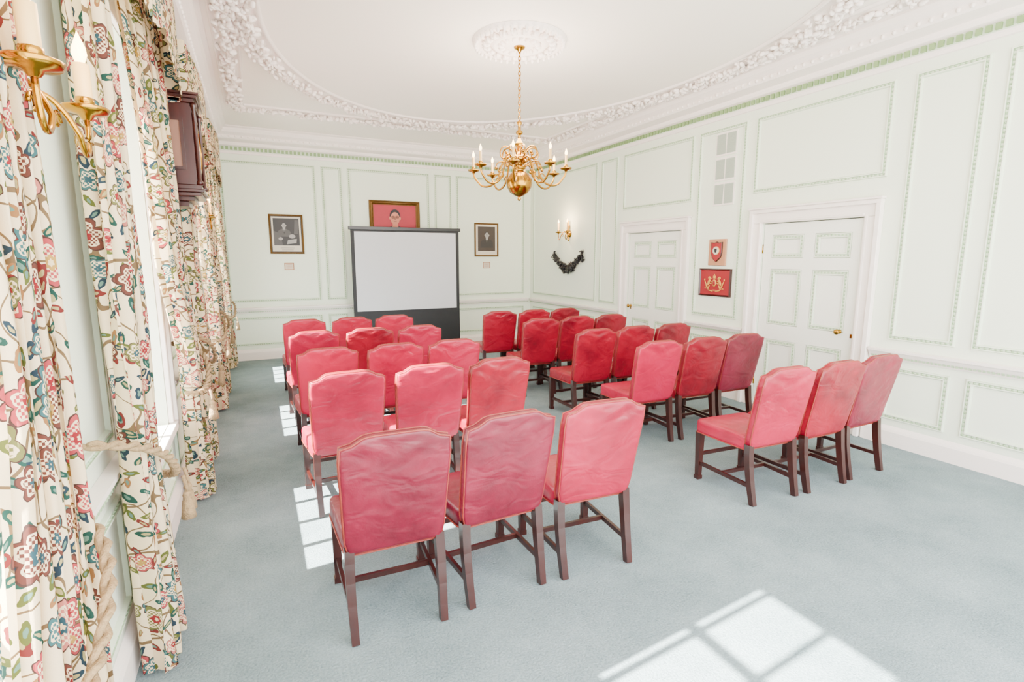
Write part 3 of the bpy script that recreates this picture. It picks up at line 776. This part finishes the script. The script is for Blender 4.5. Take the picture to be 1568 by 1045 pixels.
# ---------------- curtains ----------------
def lerp(a,b_,t): return a+(b_-a)*t
def interp(keys,z):
    ks=sorted(keys)
    if z<=ks[0][0]: return ks[0][1:]
    for a,c in zip(ks[:-1],ks[1:]):
        if z<=c[0]:
            t=(z-a[0])/(c[0]-a[0]);t=t*t*(3-2*t)
            return [lerp(p,q,t) for p,q in zip(a[1:],c[1:])]
    return ks[-1][1:]
def curtain(e,keys,nf,width,ztop=3.1,zbot=.03,tie=None,seed=0,near_hook=False):
    rnd=random.Random(seed)
    b=MB();ns=nf*14;nz=70;uv=[]
    ph=[rnd.uniform(-.35,.35) for _ in range(nf+2)];am=[rnd.uniform(.65,1.1) for _ in range(nf+2)]
    u0=seed*1.37
    for j in range(nz+1):
        z=zbot+(ztop-zbot)*j/nz
        y0,y1,xc,amp=interp(keys,z)
        for i in range(ns+1):
            s=i/ns;f=s*nf;k=int(min(f,nf-1));fr=f-k
            p=lerp(ph[k],ph[k+1],fr);a=lerp(am[k],am[k+1],fr)
            wob=.25*math.sin(z*2.1+k*1.7)
            x=xc+amp*a*math.sin(2*PI*f+p+wob)+amp*.18*math.sin(5*PI*f+z*3)
            y=y0+(y1-y0)*s+.25*(y1-y0)/nf*math.sin(4*PI*f+p)
            x=max(x,XL+.058)
            b.v.append((x,y,z+(.012*math.sin(2*PI*f) if j==0 else 0)));uv.append((u0+s*width,z))
    k=b.mi(M_floral)
    for j in range(nz):
        for i in range(ns):
            a=j*(ns+1)+i;b.f.append((a,a+1,a+ns+2,a+ns+1));b.m.append(k);b.sm.append(True)
    b.uv=uv;b.build('drape',e)
    if tie:
        z=tie;y0,y1,xc,amp=interp(keys,z);b=MB()
        # rope from a wall hook beside the drape, sweeping down across its face
        sg=1 if near_hook else -1
        ya_,yb_=(y0-.10,y1+.03) if near_hook else (y1+.05,y0-.02)
        xf=xc+amp*1.2+.03
        ctrl=bez([(XL+.012,ya_,z+.16),(xf-.02,ya_+sg*.01,z+.14),(xf+.01,lerp(ya_,yb_,.35),z+.05),(xf+.005,lerp(ya_,yb_,.6),z-.05),(xf,lerp(ya_,yb_,.85),z-.13),(xf-.03,yb_,z-.15),(xc-.02,yb_+sg*.01,z-.13)],45)
        for q in(0,PI):
            pts=[]
            for k,p in enumerate(ctrl):
                w=k*.55+q
                pts.append((p.x+.009*math.cos(w),p.y,p.z+.010*math.sin(w)))
            b.tube(pts,.0105,M_rope,6)
        py=lerp(ya_,yb_,.86);px=xf+.015;pz=z-.14
        for dy,dz in((0,0),(.05*sg,.02)):
            b.tube([(px,py+dy,pz+dz),(px+.01,py+dy,pz-.05+dz),(px+.008,py+dy,pz-.08+dz)],.008,M_rope,8)
            b.lathe([(0,0),(.014,-.008),(.018,-.022),(.012,-.034),(.020,-.045),(.026,-.09),(.030,-.125),(0,-.125)],(px+.008,py+dy,pz-.07+dz),M_rope,14)
        b.build('tieback_rope',e)
sets=[empty('floral_curtains') for _ in WIN]
curtain(sets[0],[(0,1.16,1.76,-.475,.065),(.62,1.20,1.72,-.48,.055),(1.5,1.42,1.74,-.495,.045),(3.1,1.42,1.72,-.505,.035)],7,2.0,tie=.86,seed=1)
curtain(sets[1],[(0,2.32,2.72,-.46,.075),(.95,2.30,2.62,-.46,.06),(3.1,2.26,2.66,-.46,.055)],5,1.6,tie=.90,seed=2,near_hook=True)
curtain(sets[1],[(0,4.06,4.30,-.44,.075),(1.0,3.98,4.27,-.44,.06),(1.8,3.6,4.28,-.46,.05),(3.1,3.0,4.30,-.46,.04)],7,1.8,tie=.95,seed=3)
curtain(sets[2],[(0,4.84,5.14,-.45,.07),(1.0,4.88,5.12,-.45,.06),(3.1,4.82,5.5,-.46,.045)],5,1.5,tie=.95,seed=4,near_hook=True)
curtain(sets[2],[(0,6.5,6.82,-.44,.075),(1.0,6.48,6.76,-.44,.06),(3.1,6.1,6.75,-.46,.045)],6,1.7,tie=.95,seed=5)
curtain(sets[3],[(0,7.26,7.6,-.44,.075),(1.0,7.3,7.6,-.44,.06),(3.1,7.30,7.9,-.46,.045)],5,1.5,tie=.95,seed=6,near_hook=True)
curtain(sets[3],[(0,8.95,9.3,-.42,.085),(1.0,8.92,9.25,-.42,.07),(3.1,8.6,9.2,-.44,.05)],6,1.7,tie=.95,seed=7)
for i,(y0,y1) in enumerate(WIN):
    b=MB();uv=[];n=90;nz=8
    ya,yb=y0-.36,y1+(.33 if i else .1)
    path=[]
    for k in range(n+1):
        s=k/n
        if s<.06: p=(lerp(XL+.003,-.36,s/.06),ya)
        elif s>.94: p=(lerp(-.36,XL+.003,(s-.94)/.06),yb)
        else:
            t=(s-.06)/.88;p=(-.36+.035*math.sin(PI*t)+.006*math.sin(t*150),lerp(ya,yb,t))
        path.append((p,s))
    for j in range(nz+1):
        for (p,s) in path:
            zb=2.86-.10*abs(math.cos(s*PI*3))-.05*(abs(2*s-1)**2)
            z=lerp(zb,3.30,j/nz);b.v.append((p[0],p[1],z));uv.append((s*2.2+i*3,z*1.0+.3))
    k=b.mi(M_floral)
    for j in range(nz):
        for q in range(n):
            a=j*(n+1)+q;b.f.append((a,a+1,a+n+2,a+n+1));b.m.append(k);b.sm.append(True)
    b.uv=uv
    b.build('pelmet',sets[i])

# ---------------- lights ----------------
W=bpy.data.worlds.new('World');S.world=W;W.use_nodes=True
nt=W.node_tree;bg=nt.nodes['Background']
tc=nt.nodes.new('ShaderNodeTexCoord');sx=nt.nodes.new('ShaderNodeSeparateXYZ');nt.links.new(tc.outputs['Generated'],sx.inputs[0])
cr=nt.nodes.new('ShaderNodeValToRGB');cr.color_ramp.elements[0].position=.42;cr.color_ramp.elements[0].color=(1,.96,.90,1)
cr.color_ramp.elements[1].position=.6;cr.color_ramp.elements[1].color=(.94,.95,1,1)
mr=nt.nodes.new('ShaderNodeMapRange');mr.inputs[1].default_value=-1;nt.links.new(sx.outputs[2],mr.inputs[0]);nt.links.new(mr.outputs[0],cr.inputs[0])
nt.links.new(cr.outputs[0],bg.inputs[0]);bg.inputs[1].default_value=14.5
L=bpy.data.lights.new('sun','SUN');L.energy=125;L.angle=.01;L.color=(1,.95,.87)
so=bpy.data.objects.new('sun',L);COL.objects.link(so)
d=Vector((math.cos(math.radians(42)),.07,-math.sin(math.radians(42))))
so.rotation_euler=d.to_track_quat('-Z','Y').to_euler();so.location=(-5,3,6)
L=bpy.data.lights.new('chandelier_bulbs','POINT');L.energy=150;L.color=(1,.82,.66);L.shadow_soft_size=.3
lo=bpy.data.objects.new('chandelier_bulb_light',L);lo.location=(CX,CY,2.9);COL.objects.link(lo)

# ---------------- camera ----------------
cd=bpy.data.cameras.new('camera');cd.sensor_width=36;cd.lens=36*805/1568
cam=bpy.data.objects.new('camera',cd);COL.objects.link(cam)
cam.location=(0,0,1.7);cam.rotation_euler=(math.radians(90-8.97),0,math.radians(-25.9))
cd.clip_start=.05
S.camera=cam
